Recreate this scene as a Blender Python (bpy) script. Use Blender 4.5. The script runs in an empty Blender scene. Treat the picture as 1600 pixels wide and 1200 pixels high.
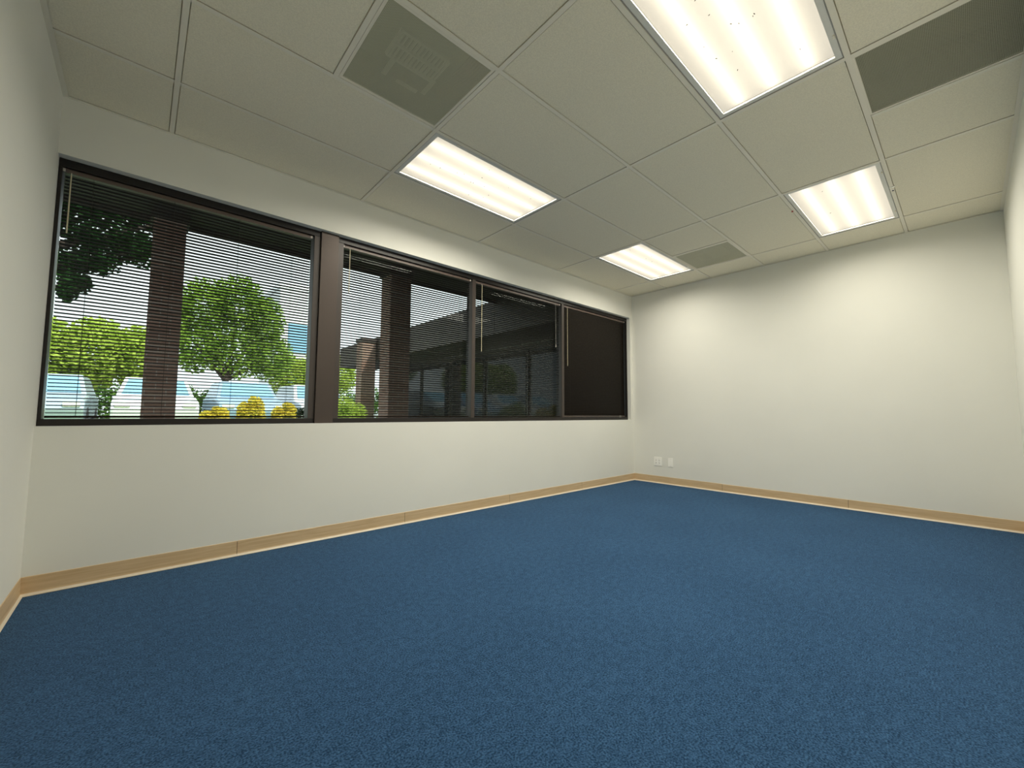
import bpy, bmesh, math, random
from mathutils import Vector, Matrix

random.seed(7)
S = bpy.context.scene
COL = S.collection
R = math.radians

# ------------------------------------------------------------------ camera
W, D, H = 5.7945, 3.587, 2.708          # room: X along the windows, Y towards them (window wall at y = 0), Z up
G = 0.6096                               # two-foot ceiling module
cam_d = bpy.data.cameras.new('camera')
cam = bpy.data.objects.new('camera', cam_d)
COL.objects.link(cam)
cam_d.sensor_fit = 'HORIZONTAL'
cam_d.sensor_width = 36.0
cam_d.lens = 642.26 / 1600 * 36.0
cam_d.clip_start = 0.02
cam_d.clip_end = 300
yaw, pit, rol = 0.7344, 0.0717, 0.0054
fw = Vector((math.sin(yaw) * math.cos(pit), math.cos(yaw) * math.cos(pit), math.sin(pit)))
rt = Vector((math.cos(yaw), -math.sin(yaw), 0))
up = rt.cross(fw)
r2 = rt * math.cos(rol) + up * math.sin(rol)
u2 = up * math.cos(rol) - rt * math.sin(rol)
m = Matrix((r2, u2, -fw)).transposed().to_4x4()
m.translation = Vector((0.4098, -3.2999, 0.9515))
cam.matrix_world = m
S.camera = cam

# ------------------------------------------------------------------ world, sun, exposure
world = bpy.data.worlds.new('sky')
S.world = world
world.use_nodes = True
wn = world.node_tree
bg = wn.nodes['Background']
bg.inputs['Color'].default_value = (0.90, 0.96, 1.0, 1)      # bright hazy sky, even all round
bg.inputs['Strength'].default_value = 2.3
sun_d = bpy.data.lights.new('sun', 'SUN')
sun_d.energy = 8.0
sun_d.angle = R(2)
sun_d.color = (1.0, 0.95, 0.86)
sun = bpy.data.objects.new('sun', sun_d)
COL.objects.link(sun)
sun.rotation_euler = Vector((-0.30, 0.58, -0.76)).to_track_quat('-Z', 'Y').to_euler()
LENS_E = 0.28         # glow of the lamp lenses
TUBE_E = 2.8          # fluorescent tubes
LAMP_W = 24.5         # downward light of each fixture
LAMP_C = (1.0, 0.945, 0.80)
S.view_settings.view_transform = 'Standard'
S.view_settings.look = 'None'
S.view_settings.exposure = 0.0
S.view_settings.gamma = 1.0
S.view_settings.use_curve_mapping = False
S.cycles.caustics_reflective = False
S.cycles.caustics_refractive = False
S.cycles.diffuse_bounces = 6
S.cycles.transparent_max_bounces = 24

# ------------------------------------------------------------------ materials
def mat(name, color, rough=0.6, metallic=0.0, spec=0.5, noise=None, bump=None, emit=None, coords='Object'):
    """noise = (scale, amount, detail), bump = (scale, strength, distance)"""
    M = bpy.data.materials.new(name)
    M.use_nodes = True
    nt = M.node_tree
    b = nt.nodes['Principled BSDF']
    b.inputs['Base Color'].default_value = (*color, 1)
    b.inputs['Roughness'].default_value = rough
    b.inputs['Metallic'].default_value = metallic
    b.inputs['Specular IOR Level'].default_value = spec
    tc = nt.nodes.new('ShaderNodeTexCoord')
    if noise:
        n = nt.nodes.new('ShaderNodeTexNoise')
        n.inputs['Scale'].default_value = noise[0]
        n.inputs['Detail'].default_value = noise[2] if len(noise) > 2 else 4
        nt.links.new(tc.outputs[coords], n.inputs['Vector'])
        mr = nt.nodes.new('ShaderNodeMapRange')
        mr.inputs['From Min'].default_value = 0.3
        mr.inputs['From Max'].default_value = 0.7
        mr.inputs['To Min'].default_value = 1 - noise[1]
        mr.inputs['To Max'].default_value = 1 + noise[1]
        nt.links.new(n.outputs['Fac'], mr.inputs['Value'])
        mx = nt.nodes.new('ShaderNodeVectorMath')
        mx.operation = 'SCALE'
        mx.inputs[0].default_value = color
        nt.links.new(mr.outputs['Result'], mx.inputs['Scale'])
        nt.links.new(mx.outputs['Vector'], b.inputs['Base Color'])
    if bump:
        n = nt.nodes.new('ShaderNodeTexNoise')
        n.inputs['Scale'].default_value = bump[0]
        n.inputs['Detail'].default_value = 3
        nt.links.new(tc.outputs[coords], n.inputs['Vector'])
        bp = nt.nodes.new('ShaderNodeBump')
        bp.inputs['Strength'].default_value = bump[1]
        bp.inputs['Distance'].default_value = bump[2]
        nt.links.new(n.outputs['Fac'], bp.inputs['Height'])
        nt.links.new(bp.outputs['Normal'], b.inputs['Normal'])
    if emit:
        b.inputs['Emission Color'].default_value = (*emit[0], 1)
        b.inputs['Emission Strength'].default_value = emit[1]
    return M

M = {}
M['wall'] = mat('wall_paint', (0.81, 0.805, 0.75), 0.75, spec=0.2, noise=(1.3, 0.02), bump=(260, 0.12, 0.001))
M['reveal'] = mat('reveal_paint', (0.78, 0.78, 0.74), 0.7, spec=0.25)
M['tile'] = mat('ceiling_tile', (0.90, 0.845, 0.69), 0.95, spec=0.1, noise=(160, 0.07, 6), bump=(190, 0.55, 0.003))
M['tee'] = mat('ceiling_tee', (0.90, 0.85, 0.73), 0.5, spec=0.3)
M['deck'] = mat('plenum', (0.08, 0.08, 0.08), 0.9)
M['bronze'] = mat('bronze_frame', (0.012, 0.009, 0.008), 0.38, spec=0.4)
M['jamb'] = mat('bronze_jamb', (0.050, 0.037, 0.031), 0.4, spec=0.5)
M['pillar'] = mat('bronze_cover', (0.070, 0.053, 0.045), 0.42, metallic=0.35)
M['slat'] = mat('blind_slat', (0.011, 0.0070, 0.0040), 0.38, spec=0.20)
M['headrail'] = mat('blind_headrail', (0.13, 0.095, 0.08), 0.40, spec=0.5)
M['cord'] = mat('blind_cord', (0.03, 0.026, 0.022), 0.8)
M['wand'] = mat('blind_wand', (0.62, 0.55, 0.38), 0.2, spec=0.6)
M['clip'] = mat('clear_clip', (0.62, 0.58, 0.52), 0.3)
M['plate'] = mat('white_plastic', (0.96, 0.95, 0.90), 0.35)
M['slot'] = mat('slot_dark', (0.05, 0.045, 0.04), 0.6)
M['vent'] = mat('vent_metal', (0.34, 0.34, 0.27), 0.5)
M['duct'] = mat('duct_lining', (0.24, 0.24, 0.19), 0.8)
M['return'] = mat('return_lining', (0.085, 0.085, 0.065), 0.9)
M['core'] = mat('damper_metal', (0.90, 0.88, 0.78), 0.45)
M['white'] = mat('white_enamel', (0.80, 0.79, 0.74), 0.4)
M['housing'] = mat('housing_enamel', (0.40, 0.39, 0.36), 0.5)
M['speck'] = mat('dead_insect', (0.035, 0.02, 0.012), 0.9)
M['red'] = mat('red_plastic', (0.45, 0.03, 0.03), 0.5)
M['black'] = mat('black_plastic', (0.015, 0.015, 0.015), 0.5)
M['tube'] = mat('fluorescent_tube', (0.9, 0.9, 0.9), 0.4, emit=((1.0, 0.95, 0.84), TUBE_E))

def mat_base():                        # wood-look vinyl baseboard: grain along the strip
    m_ = mat('vinyl_base', (0.40, 0.28, 0.165), 0.42, spec=0.5)
    nt = m_.node_tree
    b = nt.nodes['Principled BSDF']
    tc = nt.nodes.new('ShaderNodeTexCoord')
    mp = nt.nodes.new('ShaderNodeMapping')
    mp.inputs['Scale'].default_value = (1.6, 1.6, 34)
    n = nt.nodes.new('ShaderNodeTexNoise')
    n.inputs['Scale'].default_value = 2.2
    n.inputs['Detail'].default_value = 6
    n.inputs['Distortion'].default_value = 0.8
    cr = nt.nodes.new('ShaderNodeValToRGB')
    cr.color_ramp.elements[0].position = 0.25
    cr.color_ramp.elements[0].color = (0.58, 0.40, 0.215, 1)
    cr.color_ramp.elements[1].position = 0.75
    cr.color_ramp.elements[1].color = (0.73, 0.55, 0.34, 1)
    nt.links.new(tc.outputs['Object'], mp.inputs['Vector'])
    nt.links.new(mp.outputs['Vector'], n.inputs['Vector'])
    nt.links.new(n.outputs['Fac'], cr.inputs['Fac'])
    nt.links.new(cr.outputs['Color'], b.inputs['Base Color'])
    return m_
M['base'] = mat_base()
M['joint'] = mat('joint_backing', (0.06, 0.035, 0.02), 0.8)
M['toe_glint'] = mat('vinyl_toe_glint', (0.80, 0.70, 0.56), 0.4)  # paler than the vinyl: highlight on the cove toe put into the colour

def mat_carpet():
    m_ = mat('blue_carpet', (0.03, 0.09, 0.2), 0.95, spec=0.05)
    nt = m_.node_tree
    b = nt.nodes['Principled BSDF']
    tc = nt.nodes.new('ShaderNodeTexCoord')
    fine = nt.nodes.new('ShaderNodeTexNoise'); fine.inputs['Scale'].default_value = 170; fine.inputs['Detail'].default_value = 5
    mid = nt.nodes.new('ShaderNodeTexNoise'); mid.inputs['Scale'].default_value = 32; mid.inputs['Detail'].default_value = 4
    big = nt.nodes.new('ShaderNodeTexNoise'); big.inputs['Scale'].default_value = 1.6; big.inputs['Detail'].default_value = 3
    for n in (fine, mid, big):
        nt.links.new(tc.outputs['Object'], n.inputs['Vector'])
    def mad(a, k, c):
        q = nt.nodes.new('ShaderNodeMath'); q.operation = 'MULTIPLY_ADD'
        nt.links.new(a, q.inputs[0]); q.inputs[1].default_value = k
        if isinstance(c, float): q.inputs[2].default_value = c
        else: nt.links.new(c, q.inputs[2])
        return q.outputs[0]
    v = mad(big.outputs['Fac'], 0.10, mad(mid.outputs['Fac'], 0.30, mad(fine.outputs['Fac'], 1.15, -0.275)))
    cr = nt.nodes.new('ShaderNodeValToRGB')
    cr.color_ramp.elements[0].position = 0.36
    cr.color_ramp.elements[0].color = (0.0085, 0.034, 0.084, 1)
    cr.color_ramp.elements[1].position = 0.66
    cr.color_ramp.elements[1].color = (0.049, 0.126, 0.258, 1)
    nt.links.new(v, cr.inputs['Fac'])
    nt.links.new(cr.outputs['Color'], b.inputs['Base Color'])
    bp = nt.nodes.new('ShaderNodeBump'); bp.inputs['Strength'].default_value = 0.8; bp.inputs['Distance'].default_value = 0.006
    nt.links.new(v, bp.inputs['Height'])
    nt.links.new(bp.outputs['Normal'], b.inputs['Normal'])
    b.inputs['Sheen Weight'].default_value = 0.15
    b.inputs['Sheen Roughness'].default_value = 0.5
    b.inputs['Sheen Tint'].default_value = (0.45, 0.62, 0.85, 1)
    return m_
M['carpet'] = mat_carpet()

def nodes_mat(name):
    m_ = bpy.data.materials.new(name)
    m_.use_nodes = True
    nt = m_.node_tree
    for n in list(nt.nodes):
        if n.type != 'OUTPUT_MATERIAL':
            nt.nodes.remove(n)
    return m_, nt, nt.nodes['Material Output']

def mat_glass():
    m_, nt, out = nodes_mat('tinted_window_glass')
    t = nt.nodes.new('ShaderNodeBsdfTransparent'); t.inputs['Color'].default_value = (0.80, 0.84, 0.82, 1)
    g = nt.nodes.new('ShaderNodeBsdfGlossy'); g.inputs['Roughness'].default_value = 0.01
    f = nt.nodes.new('ShaderNodeFresnel')
    ge = nt.nodes.new('ShaderNodeNewGeometry')                 # thin pane: same reflectance at both of its faces
    io = nt.nodes.new('ShaderNodeMapRange'); io.inputs['To Min'].default_value = 1.33; io.inputs['To Max'].default_value = 1 / 1.33
    nt.links.new(ge.outputs['Backfacing'], io.inputs['Value']); nt.links.new(io.outputs['Result'], f.inputs['IOR'])
    mx = nt.nodes.new('ShaderNodeMixShader')
    nt.links.new(f.outputs[0], mx.inputs[0]); nt.links.new(t.outputs[0], mx.inputs[1]); nt.links.new(g.outputs[0], mx.inputs[2])
    nt.links.new(mx.outputs[0], out.inputs['Surface'])
    return m_
M['glass'] = mat_glass()

def mat_lens():                         # prismatic lens: glows and passes on the light of the tubes behind it
    m_, nt, out = nodes_mat('prismatic_lens')
    e = nt.nodes.new('ShaderNodeEmission'); e.inputs['Color'].default_value = (1.0, 0.95, 0.86, 1); e.inputs['Strength'].default_value = LENS_E
    t = nt.nodes.new('ShaderNodeBsdfTranslucent'); t.inputs['Color'].default_value = (0.72, 0.70, 0.64, 1)
    vo = nt.nodes.new('ShaderNodeTexVoronoi'); vo.inputs['Scale'].default_value = 140
    tc = nt.nodes.new('ShaderNodeTexCoord'); nt.links.new(tc.outputs['Object'], vo.inputs['Vector'])
    bp = nt.nodes.new('ShaderNodeBump'); bp.inputs['Strength'].default_value = 0.25; bp.inputs['Distance'].default_value = 0.002
    nt.links.new(vo.outputs['Distance'], bp.inputs['Height']); nt.links.new(bp.outputs['Normal'], t.inputs['Normal'])
    a = nt.nodes.new('ShaderNodeAddShader')
    nt.links.new(e.outputs[0], a.inputs[0]); nt.links.new(t.outputs[0], a.inputs[1])
    nt.links.new(a.outputs[0], out.inputs['Surface'])
    return m_
M['lens'] = mat_lens()

def mat_perf(name, color, hole):                         # sheet with a fine staggered grid of punched holes
    m_, nt, out = nodes_mat(name)
    tc = nt.nodes.new('ShaderNodeTexCoord')
    sc_ = nt.nodes.new('ShaderNodeVectorMath'); sc_.operation = 'SCALE'; sc_.inputs['Scale'].default_value = 1 / 0.0055
    nt.links.new(tc.outputs['Object'], sc_.inputs[0])
    fr = nt.nodes.new('ShaderNodeVectorMath'); fr.operation = 'FRACTION'
    nt.links.new(sc_.outputs[0], fr.inputs[0])
    sb = nt.nodes.new('ShaderNodeVectorMath'); sb.operation = 'SUBTRACT'; sb.inputs[1].default_value = (0.5, 0.5, 0)
    nt.links.new(fr.outputs[0], sb.inputs[0])
    ml = nt.nodes.new('ShaderNodeVectorMath'); ml.operation = 'MULTIPLY'; ml.inputs[1].default_value = (1, 1, 0)
    nt.links.new(sb.outputs[0], ml.inputs[0])
    ln = nt.nodes.new('ShaderNodeVectorMath'); ln.operation = 'LENGTH'
    nt.links.new(ml.outputs[0], ln.inputs[0])
    lt = nt.nodes.new('ShaderNodeMath'); lt.operation = 'LESS_THAN'; lt.inputs[1].default_value = hole
    nt.links.new(ln.outputs['Value'], lt.inputs[0])
    d = nt.nodes.new('ShaderNodeBsdfPrincipled'); d.inputs['Base Color'].default_value = (*color, 1); d.inputs['Roughness'].default_value = 0.5
    t = nt.nodes.new('ShaderNodeBsdfTransparent')
    mx = nt.nodes.new('ShaderNodeMixShader')
    nt.links.new(lt.outputs[0], mx.inputs[0]); nt.links.new(d.outputs[0], mx.inputs[1]); nt.links.new(t.outputs[0], mx.inputs[2])
    nt.links.new(mx.outputs[0], out.inputs['Surface'])
    return m_
M['perf'] = mat_perf('perforated_sheet', (0.60, 0.59, 0.44), 0.30)
M['perf2'] = mat_perf('perforated_return', (0.42, 0.41, 0.30), 0.36)

def mat_leaf(name, c1, c2, trans=0.5):
    m_, nt, out = nodes_mat(name)
    tc = nt.nodes.new('ShaderNodeTexCoord')
    n = nt.nodes.new('ShaderNodeTexNoise'); n.inputs['Scale'].default_value = 2.2; n.inputs['Detail'].default_value = 5
    nt.links.new(tc.outputs['Object'], n.inputs['Vector'])
    cr = nt.nodes.new('ShaderNodeValToRGB')
    cr.color_ramp.elements[0].position = 0.35; cr.color_ramp.elements[0].color = (*c1, 1)
    cr.color_ramp.elements[1].position = 0.65; cr.color_ramp.elements[1].color = (*c2, 1)
    nt.links.new(n.outputs['Fac'], cr.inputs['Fac'])
    d = nt.nodes.new('ShaderNodeBsdfDiffuse'); t = nt.nodes.new('ShaderNodeBsdfTranslucent')
    nt.links.new(cr.outputs[0], d.inputs[0]); nt.links.new(cr.outputs[0], t.inputs[0])
    mx = nt.nodes.new('ShaderNodeMixShader'); mx.inputs[0].default_value = trans
    nt.links.new(d.outputs[0], mx.inputs[1]); nt.links.new(t.outputs[0], mx.inputs[2])
    nt.links.new(mx.outputs[0], out.inputs['Surface'])
    return m_
M['leaf_dark'] = mat_leaf('oak_leaf', (0.012, 0.04, 0.012), (0.03, 0.085, 0.02), 0.35)
M['leaf_lime'] = mat_leaf('lime_leaf', (0.38, 0.50, 0.08), (0.60, 0.70, 0.16), 0.5)
M['leaf_green'] = mat_leaf('green_leaf', (0.13, 0.25, 0.03), (0.42, 0.58, 0.11), 0.5)
M['leaf_hedge'] = mat_leaf('hedge_leaf', (0.06, 0.14, 0.03), (0.16, 0.28, 0.06), 0.4)
M['blossom'] = mat_leaf('yellow_blossom', (0.70, 0.58, 0.07), (0.92, 0.80, 0.16), 0.4)
M['bark'] = mat('bark', (0.07, 0.05, 0.04), 0.9, noise=(12, 0.4), bump=(20, 0.6, 0.02))
M['grass'] = mat('lawn', (0.16, 0.28, 0.06), 0.95, noise=(9, 0.35), bump=(60, 0.5, 0.02))
M['asphalt'] = mat('asphalt', (0.24, 0.25, 0.27), 0.9, noise=(30, 0.15))
M['paving'] = mat('paving', (0.50, 0.48, 0.45), 0.8, noise=(6, 0.08))
M['soffit'] = mat('soffit', (0.035, 0.028, 0.025), 0.8)
M['fascia'] = mat('brown_fascia', (0.050, 0.034, 0.028), 0.6, noise=(3, 0.1))
M['wingwall'] = mat('brown_wall', (0.038, 0.029, 0.025), 0.8, noise=(3, 0.12))
M['darkglass'] = mat('dark_glazing', (0.008, 0.010, 0.012), 0.05, spec=0.2)
M['stucco'] = mat('pale_stucco', (0.78, 0.80, 0.80), 0.8, noise=(3, 0.04))
M['blueglass'] = mat('blue_glazing', (0.20, 0.42, 0.58), 0.08, spec=0.9)
M['carwhite'] = mat('car_paint_white', (0.78, 0.80, 0.82), 0.2)
M['carsilver'] = mat('car_paint_silver', (0.42, 0.50, 0.58), 0.22, metallic=0.3)
M['carblue'] = mat('car_paint_blue', (0.30, 0.42, 0.58), 0.2)
M['tyre'] = mat('tyre', (0.02, 0.02, 0.02), 0.9)

def mat_brick():
    m_ = mat('brick', (0.4, 0.25, 0.2), 0.85, spec=0.2)
    nt = m_.node_tree
    b = nt.nodes['Principled BSDF']
    tc = nt.nodes.new('ShaderNodeTexCoord')
    sx = nt.nodes.new('ShaderNodeSeparateXYZ'); nt.links.new(tc.outputs['Object'], sx.inputs[0])
    ad = nt.nodes.new('ShaderNodeMath'); nt.links.new(sx.outputs['X'], ad.inputs[0]); nt.links.new(sx.outputs['Y'], ad.inputs[1])
    cb = nt.nodes.new('ShaderNodeCombineXYZ'); nt.links.new(ad.outputs[0], cb.inputs['X']); nt.links.new(sx.outputs['Z'], cb.inputs['Y'])
    br = nt.nodes.new('ShaderNodeTexBrick')
    br.inputs['Color1'].default_value = (0.30, 0.175, 0.135, 1); br.inputs['Color2'].default_value = (0.22, 0.13, 0.10, 1)
    br.inputs['Mortar'].default_value = (0.36, 0.29, 0.25, 1)
    br.inputs['Scale'].default_value = 1.0; br.inputs['Brick Width'].default_value = 0.2; br.inputs['Row Height'].default_value = 0.075
    br.inputs['Mortar Size'].default_value = 0.006
    nt.links.new(cb.outputs[0], br.inputs['Vector']); nt.links.new(br.outputs['Color'], b.inputs['Base Color'])
    return m_
M['brick'] = mat_brick()

# ------------------------------------------------------------------ mesh helpers
def box(bm, x0, x1, y0, y1, z0, z1):
    v = [bm.verts.new(p) for p in ((x0, y0, z0), (x1, y0, z0), (x1, y1, z0), (x0, y1, z0), (x0, y0, z1), (x1, y0, z1), (x1, y1, z1), (x0, y1, z1))]
    for f in ((3, 2, 1, 0), (4, 5, 6, 7), (0, 1, 5, 4), (1, 2, 6, 5), (2, 3, 7, 6), (3, 0, 4, 7)):
        bm.faces.new([v[i] for i in f])

def tube(bm, a, b, ra, rb=None, n=8):
    a, b = Vector(a), Vector(b)
    rb = ra if rb is None else rb
    d = (b - a).normalized()
    s = d.orthogonal().normalized()
    t = d.cross(s)
    A = [bm.verts.new(a + (s * math.cos(2 * math.pi * i / n) + t * math.sin(2 * math.pi * i / n)) * ra) for i in range(n)]
    B = [bm.verts.new(b + (s * math.cos(2 * math.pi * i / n) + t * math.sin(2 * math.pi * i / n)) * rb) for i in range(n)]
    for i in range(n):
        j = (i + 1) % n
        bm.faces.new((A[i], A[j], B[j], B[i]))
    bm.faces.new(A[::-1])
    bm.faces.new(B)

def prism(bm, pts, axis, a0, a1):
    """closed polygon pts (2-D) extruded along axis 'x' or 'y' or 'z' from a0 to a1"""
    def P(p, a):
        return {'x': (a, p[0], p[1]), 'y': (p[0], a, p[1]), 'z': (p[0], p[1], a)}[axis]
    A = [bm.verts.new(P(p, a0)) for p in pts]
    B = [bm.verts.new(P(p, a1)) for p in pts]
    n = len(pts)
    for i in range(n):
        j = (i + 1) % n
        bm.faces.new((A[i], A[j], B[j], B[i]))
    bm.faces.new(A[::-1])
    bm.faces.new(B)

def mesh(name, build, material, bevel=0.0):
    bm = bmesh.new()
    build(bm)
    bmesh.ops.recalc_face_normals(bm, faces=bm.faces)
    if bevel:
        bmesh.ops.bevel(bm, geom=list(bm.edges), offset=bevel, segments=2, affect='EDGES', profile=0.6)
    me = bpy.data.meshes.new(name)
    bm.to_mesh(me)
    bm.free()
    me.materials.append(material)
    return me

def link(name, data, parent=None, loc=None):
    o = bpy.data.objects.new(name, data)
    COL.objects.link(o)
    if parent is not None:
        o.parent = parent
    if loc is not None:
        o.location = loc
    return o

def obj(name, build, material, parent=None, loc=None, bevel=0.0):
    return link(name, mesh(name, build, material, bevel), parent, loc)

def bx(name, dims, material, parent=None, bevel=0.0, loc=None):
    return obj(name, lambda bm: box(bm, *dims), material, parent, loc, bevel)

def empty(name, loc=(0, 0, 0), rz=0.0):
    o = link(name, None)
    o.location = loc
    o.rotation_euler = (0, 0, rz)
    o.empty_display_size = 0.1
    return o

def tag(o, label, cat=None, group=None, kind=None):
    if label: o['label'] = label
    if cat: o['category'] = cat
    if group: o['group'] = group
    if kind: o['kind'] = kind
    return o

def struct(o, label=None):
    o['kind'] = 'structure'
    if label: o['label'] = label
    return o

# ------------------------------------------------------------------ room shell
WT = 0.2                                        # wall thickness
OX1, OZ0, OZ1 = 5.735, 0.866, 2.377             # window opening (starts at the left wall)
struct(bx('floor', (-WT, W + WT, -D - WT, WT, -0.15, 0.0), M['carpet']), 'dark blue looped carpet covering the whole floor')

def wall_back(bm):
    box(bm, -WT, W + WT, 0, WT, 0, OZ0)
    box(bm, -WT, W + WT, 0, WT, OZ1, 3.3)
    box(bm, OX1, W + WT, 0, WT, OZ0, OZ1)
    box(bm, -WT, 0.0, 0, WT, OZ0, OZ1)
struct(obj('wall_back', wall_back, M['wall']), 'off-white wall holding the long dark window')
struct(bx('wall_left', (-WT, 0, -D - WT, 0, 0, 3.3), M['wall']), 'off-white wall at the near end of the window')
struct(bx('wall_right', (W, W + WT, -D - WT, 0, 0, 3.3), M['wall']), 'large blank off-white end wall with two small plates')
struct(bx('wall_front', (0, W, -D - WT, -D, 0, 3.3), M['wall']), 'bright off-white wall seen as a sliver at the edge')

# ------------------------------------------------------------------ baseboards: vinyl cove strips with joints
BH = 0.098
PROFILE = [(0, 0), (-0.013, 0.0), (-0.0135, 0.003), (-0.009, 0.007), (-0.0055, 0.014), (-0.0035, 0.022), (-0.0032, BH - 0.002), (-0.002, BH), (0, BH)]
base_rise = random.Random(12)
def base_strip(a0, a1, along, off, sgn, parent):
    rise = base_rise.uniform(-0.002, 0.002)
    pts = [(off + sgn * p, z + (rise if z > 0.05 else 0)) for p, z in PROFILE]
    o = obj('base_strip', lambda bm: prism(bm, pts, along, a0 + 0.0014, a1 - 0.0014), M['base'], parent)
    toe_glint = [(off + sgn * p, z) for p, z in ((-0.0128, 0.0005), (-0.0142, 0.0008), (-0.0146, 0.0035), (-0.0100, 0.0080), (-0.0066, 0.0140), (-0.0056, 0.0140), (-0.009, 0.007))]
    obj('toe_glint_strip', lambda bm: prism(bm, toe_glint, along, a0 + 0.0005, a1 - 0.0005), M['toe_glint'], o)  # pale strip laid over the toe as its painted highlight
    return o
def baseboard(name, label, cuts, along, off, sgn):
    e = empty(name)
    struct(e, label)
    for a0, a1 in zip(cuts[:-1], cuts[1:]):
        base_strip(a0, a1, along, off, sgn, e)
    for c_ in cuts[1:-1]:
        q = sorted((off, off - sgn * 0.0016))
        d = (c_ - 0.006, c_ + 0.006, q[0], q[1], 0.001, BH - 0.003) if along == 'x' else (q[0], q[1], c_ - 0.006, c_ + 0.006, 0.001, BH - 0.003)
        bx('joint_backing', d, M['joint'], e)  # dark strip added behind each gap to darken the joint line
baseboard('baseboard_back', 'tan wood-look vinyl baseboard under the window', [0.002, 0.936, 2.150, 3.362, 4.579, W - 0.002], 'x', 0.0, 1)
baseboard('baseboard_right', 'tan wood-look vinyl baseboard along the end wall', [-D + 0.004, -2.44, -1.22, -0.003], 'y', W, 1)
baseboard('baseboard_left', 'tan wood-look vinyl baseboard on the near side wall', [-D + 0.004, -2.44, -1.22, -0.003], 'y', 0.0, -1)
baseboard('baseboard_front', 'tan wood-look vinyl baseboard behind the viewer', [0.016, 1.22, 2.44, 3.66, 4.88, W - 0.016], 'x', -D, -1)

# ------------------------------------------------------------------ suspended ceiling
XL = [0.0] + [0.468 + 2 * G * i for i in range(5)] + [W]               # tee lines across the room
YL = [0.0] + [-(0.552 + G * i) for i in range(5)] + [-D]               # tee lines along the windows
ceil = struct(bx('ceiling', (-WT, W + WT, -D - WT, WT, 3.15, 3.3), M['deck']), 'suspended grey ceiling of large panels in a thin metal grid')
FL = 0.012                                                             # half width of a tee flange
LIGHTS = {(2, 1), (2, 4), (4, 1), (4, 4)}                              # cells (column, row)
HALF = {(1, 2): 'hi', (3, 5): 'lo', (4, 2): 'hi'}                      # cells with a 2x2 vent in one half
tile_cache = {}
def tile(x0, x1, y0, y1):
    key = (round(x1 - x0, 3), round(y0 - y1, 3))
    if key not in tile_cache:
        w, d = (key[0] - 0.008) / 2, (key[1] - 0.008) / 2
        def b(bm):
            box(bm, -w + 0.012, w - 0.012, -d + 0.012, d - 0.012, -0.0015, 0.007)
            box(bm, -w, w, -d, d, 0.007, 0.015)
        tile_cache[key] = mesh('ceiling_tile', b, M['tile'])
    link('ceiling_tile', tile_cache[key], ceil, ((x0 + x1) / 2, (y0 + y1) / 2, H + 0.0035))
VENTS = []
for i in range(6):
    for j in range(6):
        x0, x1, y0, y1 = XL[i], XL[i + 1], YL[j], YL[j + 1]
        if (i, j) in LIGHTS:
            continue
        if (i, j) in HALF:
            xm = (x0 + x1) / 2
            if HALF[(i, j)] == 'hi':
                tile(x0, xm, y0, y1); VENTS.append((i, j, xm, x1, y0, y1))
            else:
                tile(xm, x1, y0, y1); VENTS.append((i, j, x0, xm, y0, y1))
        else:
            tile(x0, x1, y0, y1)
def tee(name, x0, x1, y0, y1, along):
    def b(bm):
        box(bm, x0, x1, y0, y1, H - 0.0012, H + 0.0015)
        if along == 'x':
            ym = (y0 + y1) / 2; box(bm, x0, x1, ym - 0.001, ym + 0.001, H + 0.0015, H + 0.035)
        else:
            xm = (x0 + x1) / 2; box(bm, xm - 0.001, xm + 0.001, y0, y1, H + 0.0015, H + 0.035)
    obj(name, b, M['tee'], ceil)
for x in XL[1:-1]:
    tee('main_runner', x - FL, x + FL, -D + 0.001, -0.001, 'y')
for y in YL[1:-1]:
    for x0, x1 in zip(XL[:-1], XL[1:]):
        tee('cross_tee', x0 + (FL if x0 > 0 else 0.001), x1 - (FL if x1 < W else 0.001), y - FL, y + FL, 'x')
for (i, j) in HALF:
    xm = (XL[i] + XL[i + 1]) / 2
    tee('cross_tee', xm - FL, xm + FL, YL[j + 1] + FL + 0.0005, YL[j] - FL - 0.0005, 'y')
# wall angle all round
for nm, d in (('wall_angle', (0, W, -0.020, 0, H - 0.0025, H - 0.0013)), ('wall_angle', (0, W, -D, -D + 0.020, H - 0.0025, H - 0.0013)),
              ('wall_angle', (0, 0.022, -D + 0.020, -0.020, H - 0.0025, H - 0.0013)), ('wall_angle', (W - 0.020, W, -D + 0.020, -0.020, H - 0.0025, H - 0.0013))):
    bx(nm, d, M['tee'], ceil)

# ------------------------------------------------------------------ fluorescent troffers
def ring(bm, w, d, t, z0, z1):
    box(bm, -w, w, -d, -d + t, z0, z1); box(bm, -w, w, d - t, d, z0, z1)
    box(bm, -w, -w + t, -d + t, d - t, z0, z1); box(bm, w - t, w, -d + t, d - t, z0, z1)
LW, LD = G - FL - 0.003, G / 2 - FL - 0.003                            # half size of the lamp opening
TF = 0.026
LZ = 0.016
def housing(bm):
    box(bm, -LW, LW, -LD, LD, 0.115, 0.118)
    box(bm, -LW, LW, -LD - 0.002, -LD, 0.0, 0.118); box(bm, -LW, LW, LD, LD + 0.002, 0.0, 0.118)
    box(bm, -LW - 0.002, -LW, -LD, LD, 0.0, 0.118); box(bm, LW, LW + 0.002, -LD, LD, 0.0, 0.118)
me_house = mesh('housing', housing, M['housing'])
def dframe(bm):
    ring(bm, LW - 0.002, LD - 0.002, TF, 0.003, 0.010)
    ring(bm, LW - 0.002 - TF + 0.004, LD - 0.002 - TF + 0.004, 0.004, 0.010, 0.026)
me_frame = mesh('door_frame', dframe, M['white'])
lw, ld = LW - TF - 0.002, LD - TF - 0.002
me_lens = mesh('lens', lambda bm: box(bm, -lw, lw, -ld, ld, LZ, LZ + 0.003), M['lens'])
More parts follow.
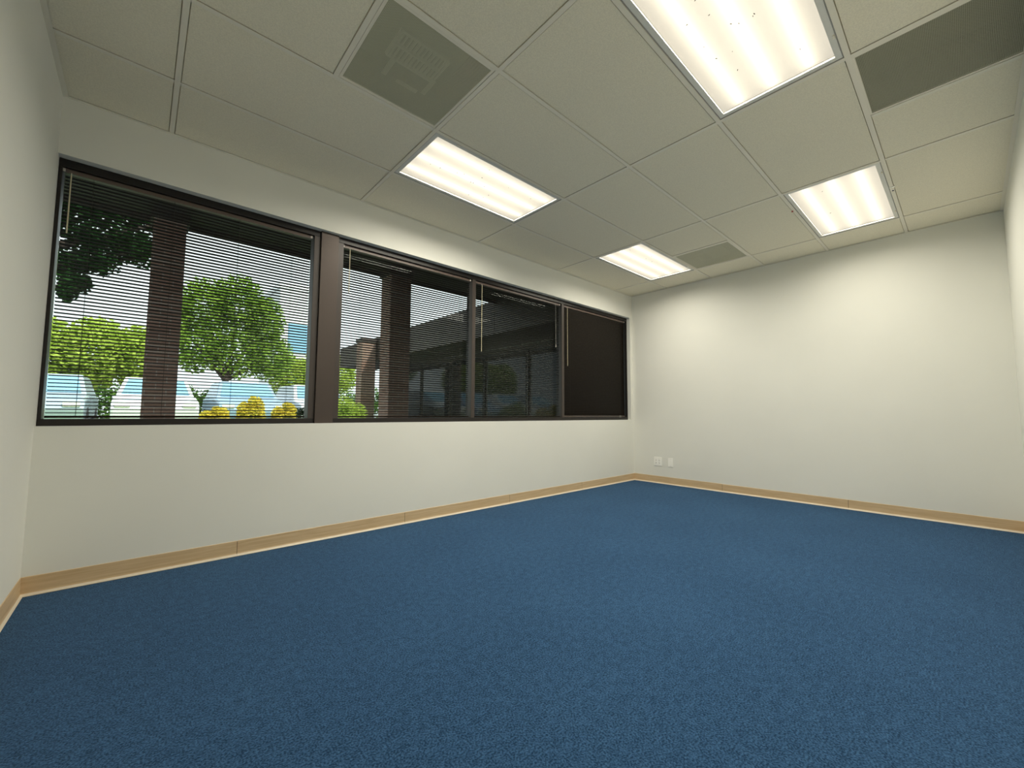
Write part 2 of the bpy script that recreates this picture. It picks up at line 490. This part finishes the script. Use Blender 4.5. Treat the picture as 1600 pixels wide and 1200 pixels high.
me_tube = mesh('tube', lambda bm: tube(bm, (-0.56, 0, 0), (0.56, 0, 0), 0.019, n=16), M['tube'])
me_cap = mesh('tube_cap', lambda bm: tube(bm, (-0.007, 0, 0), (0.007, 0, 0), 0.0195, n=12), M['white'])
me_latch = mesh('latch', lambda bm: box(bm, -0.012, 0.012, -0.004, 0.004, -0.0035, 0.003), M['tee'], 0.001)
def troffer(i, j, label, specks, power):
    cx, cy = (XL[i] + XL[i + 1]) / 2, (YL[j] + YL[j + 1]) / 2
    e = tag(empty('ceiling_light', (cx, cy, H)), label, 'ceiling light', 'recessed fluorescent ceiling panels')
    link('housing', me_house, e)
    link('door_frame', me_frame, e)
    lens = link('lens', me_lens, e)
    for k in (-1, 0, 1):
        t = link('tube', me_tube, e, (0, k * 0.165, 0.050))
        for sx in (-0.568, 0.568):
            link('tube_cap', me_cap, t, (sx, 0, 0))
    for sx in (-0.42, 0.42):
        link('latch', me_latch, e, (sx, -LD + 0.008, 0.0))
    ld_ = bpy.data.lights.new('lamp', 'AREA')
    ld_.shape = 'RECTANGLE'; ld_.size = 2 * lw - 0.01; ld_.size_y = 2 * ld - 0.01
    ld_.energy = LAMP_W * power; ld_.color = LAMP_C; ld_.spread = R(164)
    link('lamp', ld_, e, (0, 0, 0.0125))
    if specks:
        rr = random.Random(i * 10 + j)
        def sp(bm):
            for _ in range(specks):
                x, y = rr.gauss(-0.1, 0.28), rr.gauss(0.0, 0.11)
                if abs(x) > lw - 0.02 or abs(y) > ld - 0.02:
                    continue
                r, a = rr.uniform(0.002, 0.0045), rr.uniform(0, 3.1)
                tube(bm, (x - r * math.cos(a), y - r * math.sin(a), LZ - 0.0006), (x + r * math.cos(a), y + r * math.sin(a), LZ - 0.0006), r * 0.55, r * 0.35, 5)
        s = obj('dead_insects', sp, M['speck'], lens)
        s['kind'] = 'stuff'
    return e
troffer(2, 1, 'lit fluorescent ceiling panel above the second window bay, near the square vent', 16, 1.18)
troffer(2, 4, 'largest lit fluorescent ceiling panel, cut by the top edge of the picture', 24, 1.22)
troffer(4, 1, 'smallest lit fluorescent ceiling panel, in the corner over the last window bays', 7, 0.84)
troffer(4, 4, 'lit fluorescent ceiling panel before the blank end wall, small clips at its sides', 3, 0.74)

# ------------------------------------------------------------------ perforated vents
vw = G / 2 - FL - 0.002
def vframe(bm): ring(bm, vw, vw, 0.014, 0.0008, 0.010)
me_vf = mesh('vent_frame', vframe, M['tee'])
me_perf = mesh('perforated_panel', lambda bm: box(bm, -vw + 0.014, vw - 0.014, -vw + 0.014, vw - 0.014, 0.0035, 0.0045), M['perf'])
me_perf2 = mesh('perforated_panel', lambda bm: box(bm, -vw + 0.014, vw - 0.014, -vw + 0.014, vw - 0.014, 0.0035, 0.0045), M['perf2'])
def ductb(bm):
    a, t, h = vw - 0.006, 0.002, 0.22
    box(bm, -a, a, -a, a, h, h + t)
    box(bm, -a, a, -a, -a + t, 0.010, h); box(bm, -a, a, a - t, a, 0.010, h)
    box(bm, -a, -a + t, -a + t, a - t, 0.010, h); box(bm, a - t, a, -a + t, a - t, 0.010, h)
me_duct = mesh('duct_box', ductb, M['duct'])
me_ret = mesh('duct_box', ductb, M['return'])
def corefr(bm):
    for s in (-1, 1):
        box(bm, -0.13, 0.13, s * 0.085 - 0.006, s * 0.085 + 0.006, 0.012, 0.030)
        box(bm, s * 0.13 - 0.006, s * 0.13 + 0.006, -0.085, 0.085, 0.012, 0.030)
    box(bm, -0.125, 0.125, -0.005, 0.005, 0.012, 0.030)
me_corefr = mesh('damper_frame', corefr, M['core'])
me_fin = mesh('damper_blade', lambda bm: box(bm, -0.0035, 0.0035, -0.034, 0.034, 0.013, 0.026), M['core'])
me_strap = mesh('strap', lambda bm: box(bm, -0.012, 0.012, -0.06, 0.06, 0.010, 0.014), M['core'])
def vent(x0, x1, y0, y1, label, group, damper):
    e = tag(empty('ceiling_vent', ((x0 + x1) / 2, (y0 + y1) / 2, H)), label, 'ceiling vent', group)
    link('vent_frame', me_vf, e)
    link('perforated_panel', me_perf if damper else me_perf2, e)
    link('duct_box', me_duct if damper else me_ret, e)
    if damper:
        c = link('damper', me_corefr, e, (-0.03, -0.075, 0.0))
        for s in (-1, 1):
            for k in range(12):
                link('damper_blade', me_fin, c, (-0.115 + k * 0.021, s * 0.043, 0))
        link('strap', me_strap, e, (-0.12, 0.07, 0)); link('strap', me_strap, e, (0.10, 0.05, 0))
        s = link('strap', me_strap, e, (0.01, 0.12, 0)); s.rotation_euler = (0, 0, R(90))
for (i, j, x0, x1, y0, y1) in VENTS:
    if (i, j) == (1, 2):
        vent(x0, x1, y0, y1, 'large olive perforated square vent beside the lit panel over the windows', 'perforated supply vents', True)
    elif (i, j) == (4, 2):
        vent(x0, x1, y0, y1, 'small olive perforated vent between two lit panels near the end wall', 'perforated supply vents', True)
    else:
        vent(x0, x1, y0, y1, 'dark plain return air grille in the top corner by the bright wall', 'return air grille', False)

# small clips on the ceiling grid beside the far lit panel
c = tag(empty('ceiling_clip', (4.62, YL[5] - 0.004, H)), 'tiny white grid clip with dark screw hanging beside the far lit panel', 'clip')
obj('clip_body', lambda bm: (box(bm, -0.010, 0.010, -0.016, 0.016, -0.004, -0.0012), box(bm, -0.008, 0.008, 0.004, 0.007, -0.026, -0.004), box(bm, -0.008, 0.008, -0.012, 0.007, -0.028, -0.025)), M['plate'], c)
obj('screw', lambda bm: tube(bm, (0, -0.003, -0.033), (0, -0.003, -0.028), 0.006, n=10), M['black'], c)
c = tag(empty('push_pin', (4.494, YL[4] + 0.010, H)), 'tiny red pin stuck to the ceiling grid near the far lit panel', 'pin')
obj('pin_head', lambda bm: (tube(bm, (0, 0, -0.010), (0, 0, -0.004), 0.008, 0.0055, n=10), tube(bm, (0, 0, -0.004), (0, 0, -0.0012), 0.004, n=8)), M['red'], c)

# ------------------------------------------------------------------ window
win = struct(empty('window_1'), 'long dark bronze window of four bays with tinted glass')
FY0, FY1 = 0.052, 0.150                     # frame depth
PX0, PX1 = 1.398, 1.533                     # wide bronze pillar cover
M2, M3 = 2.905, 4.292                       # slim mullions
bx('frame_head', (0.001, OX1 - 0.001, FY0, FY1, 2.330, OZ1 - 0.001), M['bronze'], win, 0.002)
bx('frame_sill', (0.001, OX1 - 0.001, FY0, FY1, OZ0 + 0.001, OZ0 + 0.042), M['bronze'], win, 0.002)
for x0, x1 in ((0.001, 0.016), (PX0 - 0.045, PX0), (PX1, PX1 + 0.045), (M2 - 0.021, M2 + 0.021), (M3 - 0.021, M3 + 0.021), (OX1 - 0.022, OX1 - 0.001)):
    bx('jamb', (x0, x1, FY0, FY1, OZ0 + 0.042, 2.330), M['bronze'] if x1 - x0 < 0.03 else M['jamb'], win, 0.002)
bx('pillar_cover', (PX0, PX1, 0.034, FY1, OZ0 + 0.001, OZ1 - 0.001), M['pillar'], win, 0.003)
BAYS = [(0.018, PX0 - 0.047), (PX1 + 0.047, M2 - 0.023), (M2 + 0.023, M3 - 0.023), (M3 + 0.023, OX1 - 0.024)]
for x0, x1 in BAYS:
    bx('pane', (x0 - 0.001, x1 + 0.001, 0.128, 0.134, OZ0 + 0.043, 2.329), M['glass'], win)
# painted edge of the sill
bx('sill_edge', (0.001, OX1 + 0.012, 0.0, 0.05, OZ0, OZ0 + 0.004), M['reveal'], win)

# ------------------------------------------------------------------ mini blinds
PITCH = 0.0207
BZ0, BZ1 = 0.922, 2.305
BY = 0.086
def slat_mesh(x0, x1):
    n, w, crown, t = 5, 0.0125, 0.0018, 0.0003
    top = [(-w + 2 * w * k / (n - 1), crown * (1 - (2 * k / (n - 1) - 1) ** 2)) for k in range(n)]
    pts = top + [(y, z - t * 2) for y, z in reversed(top)]
    return mesh('slat', lambda bm: prism(bm, pts, 'x', x0, x1), M['slat'])
def blind(bay, label, tilt, ladders, wand, cord):
    x0, x1 = bay
    x0 += 0.004; x1 -= 0.012
    e = tag(empty('mini_blind', (x0, BY, BZ0)), label, 'blind', 'brown aluminium mini blinds in the window')
    hz = BZ1 - BZ0
    L = x1 - x0
    hr = obj('head_rail', lambda bm: prism(bm, [(-0.016, 0.0), (0.016, 0.0), (0.016, 0.022), (0.0145, 0.024), (-0.0145, 0.024), (-0.016, 0.022)], 'x', 0, L), M['headrail'], e, (0, 0, hz))
    for xx in (0.0, L):
        obj('bracket', lambda bm: box(bm, xx - 0.010, xx + 0.004, -0.018, -0.0162, 0.004, 0.022), M['clip'], hr, None, 0.0005)
    me = slat_mesh(0.003, L - 0.003)
    n = int((hz - 0.012) / PITCH)
    for k in range(n):
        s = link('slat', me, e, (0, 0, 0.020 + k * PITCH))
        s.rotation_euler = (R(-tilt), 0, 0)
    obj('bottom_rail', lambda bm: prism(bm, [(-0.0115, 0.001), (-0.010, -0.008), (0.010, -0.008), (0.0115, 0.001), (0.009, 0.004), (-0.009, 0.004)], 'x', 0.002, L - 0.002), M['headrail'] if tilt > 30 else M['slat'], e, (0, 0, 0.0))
    for f in ladders:
        for yy in (-0.0135, 0.0135):
            obj('ladder_cord', lambda bm: tube(bm, (f * L, yy, 0.0), (f * L, yy, hz), 0.0008, n=5), M['cord'], e)
    if wand:
        wx, wl = wand
        wd = obj('tilt_wand', lambda bm: tube(bm, (wx, -0.021, hz - 0.010 - wl), (wx, -0.020, hz - 0.010), 0.0036, 0.003, n=6), M['wand'], e)
        obj('wand_hook', lambda bm: tube(bm, (wx, -0.020, hz - 0.010), (wx, -0.014, hz + 0.006), 0.0018, n=6), M['clip'], wd)
    if cord:
        cx_, cl = cord
        lc = obj('lift_cord', lambda bm: tube(bm, (cx_ + 0.002, -0.0195, hz - cl), (cx_ + 0.002, -0.017, hz + 0.004), 0.0014, n=5), M['clip'], e)
        obj('tassel', lambda bm: tube(bm, (cx_ + 0.002, -0.0195, hz - cl - 0.035), (cx_ + 0.002, -0.0195, hz - cl), 0.006, 0.003, n=8), M['clip'], lc)
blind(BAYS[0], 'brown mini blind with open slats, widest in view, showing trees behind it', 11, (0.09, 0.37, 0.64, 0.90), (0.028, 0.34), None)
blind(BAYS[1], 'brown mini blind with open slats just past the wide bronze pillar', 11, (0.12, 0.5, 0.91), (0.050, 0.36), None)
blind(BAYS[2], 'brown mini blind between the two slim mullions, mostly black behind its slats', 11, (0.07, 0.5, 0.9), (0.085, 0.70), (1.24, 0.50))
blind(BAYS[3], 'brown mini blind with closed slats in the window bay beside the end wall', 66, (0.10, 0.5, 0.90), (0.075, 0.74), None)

# ------------------------------------------------------------------ wall plates on the end wall
p = tag(empty('outlet_plate', (W, -0.376, 0.299)), 'square white double outlet plate low on the end wall by the corner', 'outlet')
bx('cover', (-0.006, 0.0, -0.059, 0.059, -0.059, 0.059), M['plate'], p, 0.002)
for s in (-1, 1):
    r = bx('receptacle', (-0.0085, -0.006, s * 0.024 - 0.017, s * 0.024 + 0.017, -0.034, 0.034), M['plate'], p, 0.001)
    for zz in (-0.018, 0.018):
        for dy in (-0.006, 0.006):
            bx('slot', (-0.0088, -0.0084, s * 0.024 + dy - 0.0014, s * 0.024 + dy + 0.0014, zz - 0.004, zz + 0.006), M['slot'], r)
        obj('ground_hole', lambda bm: tube(bm, (-0.0084, s * 0.024, zz - 0.009), (-0.0088, s * 0.024, zz - 0.009), 0.0026, n=8), M['slot'], r)
    obj('screw', lambda bm: tube(bm, (-0.006, s * 0.024, 0.047), (-0.0072, s * 0.024, 0.047), 0.003, n=8), M['clip'], p)
p = tag(empty('blank_plate', (W, -0.558, 0.299)), 'narrow blank white wall plate next to the square outlet plate', 'wall plate')
bx('cover', (-0.006, 0.0, -0.035, 0.035, -0.059, 0.059), M['plate'], p, 0.002)
bx('insert', (-0.0075, -0.006, -0.017, 0.017, -0.034, 0.034), M['plate'], p, 0.0006)
for zz in (-0.047, 0.047):
    obj('screw', lambda bm: tube(bm, (-0.006, 0, zz), (-0.0072, 0, zz), 0.003, n=8), M['clip'], p)

# ------------------------------------------------------------------ outside: ground, overhang, columns, wing
struct(bx('ground_lawn', (-30, 40, 5.2, 11.0, -0.3, 0.42), M['grass']), 'green lawn beyond the building')
struct(bx('parking_lot', (-60, 90, 11.0, 120, -0.3, 0.40), M['asphalt']), 'pale grey parking lot behind the lawn')
struct(bx('walkway', (-12, 30, WT + 0.01, 5.2, -0.3, -0.05), M['paving']), 'paved walkway under the roof overhang')
ov = struct(empty('roof_overhang'), 'dark roof overhang above the walkway outside')
bx('soffit', (-12, 14, WT + 0.01, 3.62, 3.46, 3.52), M['soffit'], ov)
bx('fascia', (-12, 6.2, 3.62, 3.70, 3.40, 4.0), M['fascia'], ov)
bx('deck', (-12, 14, WT + 0.01, 3.62, 3.94, 4.0), M['soffit'], ov)
bx('spandrel', (-12, 14, WT + 0.01, WT + 0.15, 2.5, 3.46), M['soffit'], ov)
bx('outer_wall', (W + WT + 0.02, 9, WT + 0.01, WT + 0.15, -0.05, 2.5), M['wingwall'], ov)
def column(x, y, w, z0, z1, label):
    e = tag(empty('brick_column', (x, y, z0)), label, 'column', 'brick columns outside')
    h = z1 - z0
    bx('shaft', (-w / 2, w / 2, -w / 2, w / 2, 0, h - 0.12), M['brick'], e, 0.006)
    bx('capital', (-w / 2 - 0.03, w / 2 + 0.03, -w / 2 - 0.03, w / 2 + 0.03, h - 0.12, h), M['fascia'], e)
column(0.575, 3.42, 0.32, -0.05, 3.459, 'brown brick column standing outside the leftmost window bay')
column(3.69, 3.42, 0.38, -0.05, 3.459, 'wider brown brick column seen through the second window bay')
column(5.93, 10.1, 0.46, 0.42, 3.40, 'far brown brick column at the end of the building wing')

wg = tag(empty('building_wing', (6.2, 3.7, 0)), 'brown office wing with deep fascia and dark glazing across the lawn', 'building')
bx('fascia', (0, 0.12, 0.02, 9.6, 2.72, 3.48), M['fascia'], wg)
bx('inner_fascia', (0.0, 0.12, -3.38, 0.0, 2.72, 3.455), M['fascia'], wg)
bx('end_panel', (0.12, 6.0, 0.02, 0.10, 2.80, 3.40), M['fascia'], wg)
bx('soffit', (0.12, 1.45, -3.4, 9.6, 2.74, 2.80), M['soffit'], wg)
bx('roof', (0.12, 6.0, 0, 9.6, 3.40, 3.46), M['soffit'], wg)
bx('end_fascia', (0.12, 6.0, 9.48, 9.6, 2.80, 3.40), M['fascia'], wg)
bx('wall', (1.55, 1.75, -3.3, 9.4, -0.05, 2.74), M['wingwall'], wg)
for k in range(7):
    y0 = -3.1 + k * 1.78
    f = bx('window', (1.49, 1.55, y0, y0 + 1.66, 0.30, 2.60), M['bronze'], wg)
    bx('pane', (1.470, 1.489, y0 + 0.06, y0 + 1.60, 0.36, 2.54), M['darkglass'], f)

# ------------------------------------------------------------------ outside: trees and shrubs
def crown(name, blobs, n, leaf, material, parent, seed, shell=0.5):
    """blobs: (x, y, z, rx, ry, rz); every leaf its own folded quad"""
    rr = random.Random(seed)
    V, F = [], []
    tot = sum((b[3] * b[4] * b[5]) ** 0.7 for b in blobs)
    for b in blobs:
        for _ in range(int(n * (b[3] * b[4] * b[5]) ** 0.7 / tot)):
            d = Vector((rr.gauss(0, 1), rr.gauss(0, 1), rr.gauss(0, 1))).normalized() * (rr.uniform(shell, 1.0))
            c_ = Vector((b[0] + d.x * b[3], b[1] + d.y * b[4], b[2] + d.z * b[5]))
            a = Vector((rr.gauss(0, 1), rr.gauss(0, 1), rr.gauss(0, 0.7))).normalized()
            w_ = a.orthogonal().normalized()
            w_.rotate(Matrix.Rotation(rr.uniform(0, 6.28), 3, a))
            s_ = leaf * rr.uniform(0.6, 1.3)
            k = len(V)
            nrm = a.cross(w_) * s_ * 0.12
            V += [c_ - a * s_, c_ + w_ * s_ * 0.5 + nrm, c_ + a * s_, c_ - w_ * s_ * 0.5 + nrm]
            F += [(k, k + 1, k + 2), (k, k + 2, k + 3)]
    me = bpy.data.meshes.new(name)
    me.from_pydata(V, [], F)
    me.materials.append(material)
    return link(name, me, parent)

def branch_tree(e, base, blobs, r):
    def tr(bm):
        top = Vector((base[0], base[1], base[2] + 0.45 * (sum(b[2] for b in blobs) / len(blobs) - base[2])))
        tube(bm, base, top, r, r * 0.75, 9)
        for b in blobs:
            mid = top.lerp(Vector(b[:3]), 0.5) + Vector((0, 0, 0.15 * r))
            tube(bm, top, mid, r * 0.5, r * 0.3, 6)
            tube(bm, mid, b[:3], r * 0.3, r * 0.1, 6)
    obj('trunk', tr, M['bark'], e)

def farther(blobs, y):
    out = []
    for b in blobs:
        k = (y + 3.3) / (b[1] + 3.3)
        out.append((0.41 + (b[0] - 0.41) * k, y + (b[1] % 1) * 0.5, 0.95 + (b[2] - 0.95) * k, b[3] * k, b[4], b[5] * k))
    return out

def tree(name, label, base, blobs, n, leaf, material, seed, r=0.14, shell=0.4, cat='tree', group=None):
    e = tag(empty(name, base), label, cat, group)
    loc = [(b[0] - base[0], b[1] - base[1], b[2] - base[2], *b[3:]) for b in blobs]
    branch_tree(e, (0, 0, 0), loc, r)
    crown('crown', loc, n, leaf, material, e, seed, shell)
    return e

tree('oak_tree', 'dark leafy tree overhanging from above outside the leftmost window bay', (-3.2, 6.6, 0.4),
     [(-0.85 + (u_ - 70) * 0.0073, 6.2 + (k_ % 3) * 0.1, 4.45 + (u_ - 70) * 0.0028 - (v_ - 290) * 0.0102, a_ * 0.0073, 0.4, b_ * 0.0102) for k_, (u_, v_, a_, b_) in enumerate(
         [(95, 305, 45, 40), (155, 312, 55, 45), (218, 325, 48, 50), (60, 330, 30, 40), (132, 368, 42, 24), (190, 380, 48, 36), (226, 402, 24, 32), (152, 412, 42, 22), (112, 408, 34, 20),
          (112, 452, 18, 28), (132, 446, 18, 14), (288, 402, 12, 30), (288, 350, 16, 26), (255, 300, 60, 25), (30, 300, 40, 60)])],
     15000, 0.048, M['leaf_dark'], 3, 0.2, 0.1)
tree('lime_tree', 'yellow-green rounded tree low outside the leftmost window bay, before the column', (-1.2, 18, 0.4),
     [(-2.2, 18, 2.9, 1.1, 1.0, 1.35), (-0.9, 18, 3.1, 1.0, 1.0, 1.35), (0.3, 18.1, 3.0, 0.9, 1.0, 1.3), (-3.6, 18.2, 3.0, 1.1, 1.0, 1.4)],
     14000, 0.11, M['leaf_lime'], 4, 0.16, 0.5)
tree('broadleaf_tree', 'tall green tree just past the column in the leftmost window bay', (3.5, 21.5, 0.4),
     farther([(2.2, 17.5, 5.3, 1.0, 1.0, 1.25), (3.4, 17.5, 5.6, 1.1, 1.0, 1.35), (4.4, 17.6, 5.0, 0.85, 1.0, 1.2), (2.0, 17.4, 3.6, 1.0, 1.0, 1.1), (3.3, 17.4, 3.5, 1.2, 1.0, 1.2), (4.7, 17.6, 3.4, 1.0, 1.0, 1.1), (1.3, 17.6, 4.6, 0.5, 0.8, 1.0)], 21.5),
     17000, 0.10, M['leaf_green'], 5, 0.2, 0.5)
tree('broadleaf_tree', 'smaller pale green tree beside the pale building', (8.0, 25, 0.4),
     farther([(5.8, 19, 2.8, 1.0, 1.0, 1.0), (7.0, 19, 2.9, 1.1, 1.0, 1.1), (8.2, 19, 3.0, 1.0, 1.0, 1.1)], 25),
     8000, 0.11, M['leaf_lime'], 6, 0.15, 0.5)
hd = tag(empty('hedge', (0, 28.3, 0.4)), 'long dark green hedge behind the parked cars', 'hedge')
crown('foliage', [(-9 + k * 1.9, 0, 1.1, 1.4, 0.8, 1.3 + 0.25 * math.sin(k * 1.7)) for k in range(16)], 16000, 0.13, M['leaf_hedge'], hd, 8, 0.4)

def shrub(name, label, x, y, z, blobs, n, leaf, material, seed, flowers=0, group=None):
    e = tag(empty(name, (x, y, z)), label, 'shrub', group)
    obj('stems', lambda bm: [tube(bm, (0, 0, 0), (b[0], b[1], b[2]), 0.018, 0.006, 5) for b in blobs], M['bark'], e)
    crown('foliage', blobs, n, leaf, material, e, seed, 0.3)
    if flowers:
        crown('blossoms', [(b[0], b[1] - 0.03, b[2] + 0.06, b[3] * 1.03, b[4] * 1.05, b[5] * 1.02) for b in blobs], flowers, leaf * 1.0, M['blossom'], e, seed + 50, 0.8)
for k, (x, h, lab) in enumerate([(1.66, 0.60, 'small yellow flowering shrub outside the leftmost bay, next to the column'), (2.35, 0.86, 'tallest yellow flowering shrub, the middle one of three'), (3.06, 0.72, 'yellow flowering shrub closest to the wide bronze pillar')]):
    shrub('flowering_shrub', lab, x, 8.0, 0.42, [(0, 0, h * 0.40, 0.30, 0.28, h * 0.42), (0.12, 0.05, h * 0.66, 0.15, 0.2, h * 0.30), (-0.14, 0.0, h * 0.58, 0.14, 0.2, h * 0.26), (0.02, -0.05, h * 0.78, 0.10, 0.15, h * 0.22)], 1200, 0.035, M['leaf_lime'], 20 + k, 2600, 'yellow flowering shrubs')
shrub('green_shrub', 'bright green shrub on the lawn at the foot of the second bay', 4.45, 8.0, 0.42, [(0, 0, 0.5, 0.45, 0.4, 0.5), (0.4, 0.1, 0.42, 0.35, 0.3, 0.42)], 4200, 0.04, M['leaf_lime'], 31)

shrub('dark_shrub', 'tiny dark leafy sprig in the bottom corner of the bay before the bronze pillar', 2.80, 5.6, 0.42, [(0, 0, 0.30, 0.07, 0.07, 0.28), (0.04, 0, 0.56, 0.07, 0.06, 0.10), (-0.04, 0, 0.50, 0.06, 0.06, 0.12)], 260, 0.03, M['leaf_dark'], 41)

# ------------------------------------------------------------------ outside: parked cars and the pale building
def car(x, y, paint, label):
    e = tag(empty('parked_car', (x, y, 0.40)), label, 'car', 'parked cars')
    w = 0.90                                              # half width; nose points to the windows (-y)
    low = [(-2.2, 0.35), (-2.25, 0.62), (-2.1, 0.82), (-1.1, 0.98), (2.05, 1.02), (2.2, 0.8), (2.2, 0.35)]
    obj('body', lambda bm: prism(bm, low, 'x', -w, w), paint, e, None, 0.05)
    def cab(bm):
        b0 = [(-1.15, 0.97), (1.95, 1.01)]; t0 = [(-0.40, 1.55), (1.70, 1.57)]
        vs = [bm.verts.new(p) for p in ((-w + .04, b0[0][0], b0[0][1]), (w - .04, b0[0][0], b0[0][1]), (w - .04, b0[1][0], b0[1][1]), (-w + .04, b0[1][0], b0[1][1]),
                                        (-w + .2, t0[0][0], t0[0][1]), (w - .2, t0[0][0], t0[0][1]), (w - .2, t0[1][0], t0[1][1]), (-w + .2, t0[1][0], t0[1][1]))]
        for f in ((3, 2, 1, 0), (4, 5, 6, 7), (0, 1, 5, 4), (1, 2, 6, 5), (2, 3, 7, 6), (3, 0, 4, 7)):
            bm.faces.new([vs[i] for i in f])
    obj('cabin', cab, paint, e, None, 0.04)
    def ws(bm):
        vs = [bm.verts.new(p) for p in ((-w + .16, -1.08, 1.05), (w - .16, -1.08, 1.05), (w - .28, -0.50, 1.50), (-w + .28, -0.50, 1.50),
                                        (-w + .16, -1.00, 1.03), (w - .16, -1.00, 1.03), (w - .28, -0.44, 1.48), (-w + .28, -0.44, 1.48))]
        for f in ((0, 1, 2, 3), (7, 6, 5, 4), (0, 4, 5, 1), (1, 5, 6, 2), (2, 6, 7, 3), (3, 7, 4, 0)):
            bm.faces.new([vs[i] for i in f])
    obj('windscreen', ws, M['blueglass'], e)
    for sx in (-1, 1):
        for yy in (-1.35, 1.35):
            obj('wheel', lambda bm: tube(bm, (sx * (w - 0.2), yy, 0.33), (sx * (w + 0.01), yy, 0.33), 0.33, n=16), M['tyre'], e)
        bx('headlight', (sx * 0.68 - 0.15, sx * 0.68 + 0.15, -2.26, -2.20, 0.66, 0.78), M['plate'], e, 0.01)
car(-1.5, 13.4, M['carsilver'], 'pale blue-grey car at the far left of the parked row')
car(0.75, 13.4, M['carwhite'], 'white parked car left of the brick column')
car(3.0, 13.4, M['carblue'], 'blue-grey parked car just past the brick column')
car(5.2, 13.4, M['carwhite'], 'white parked car behind the yellow shrubs')
pb = tag(empty('pale_building', (11.0, 30, 0.4)), 'tall pale building with blue glazing seen beside the wide bronze pillar', 'building')
bx('wall', (-3.4, 0.4, 0, 6, 0, 9.7), M['stucco'], pb)
bx('parapet', (-3.5, 0.5, -0.1, 6.1, 9.7, 10.1), M['stucco'], pb)
for k in range(1):
    for zz in (1.0, 4.9):
        f = bx('window', (-2.9 + k * 2.6, -1.3 + k * 2.6, -0.05, 0.0, zz, zz + 2.3), M['white'], pb)
        bx('pane', (-2.8 + k * 2.6, -1.4 + k * 2.6, -0.07, -0.051, zz + 0.1, zz + 2.2), M['blueglass'], f)
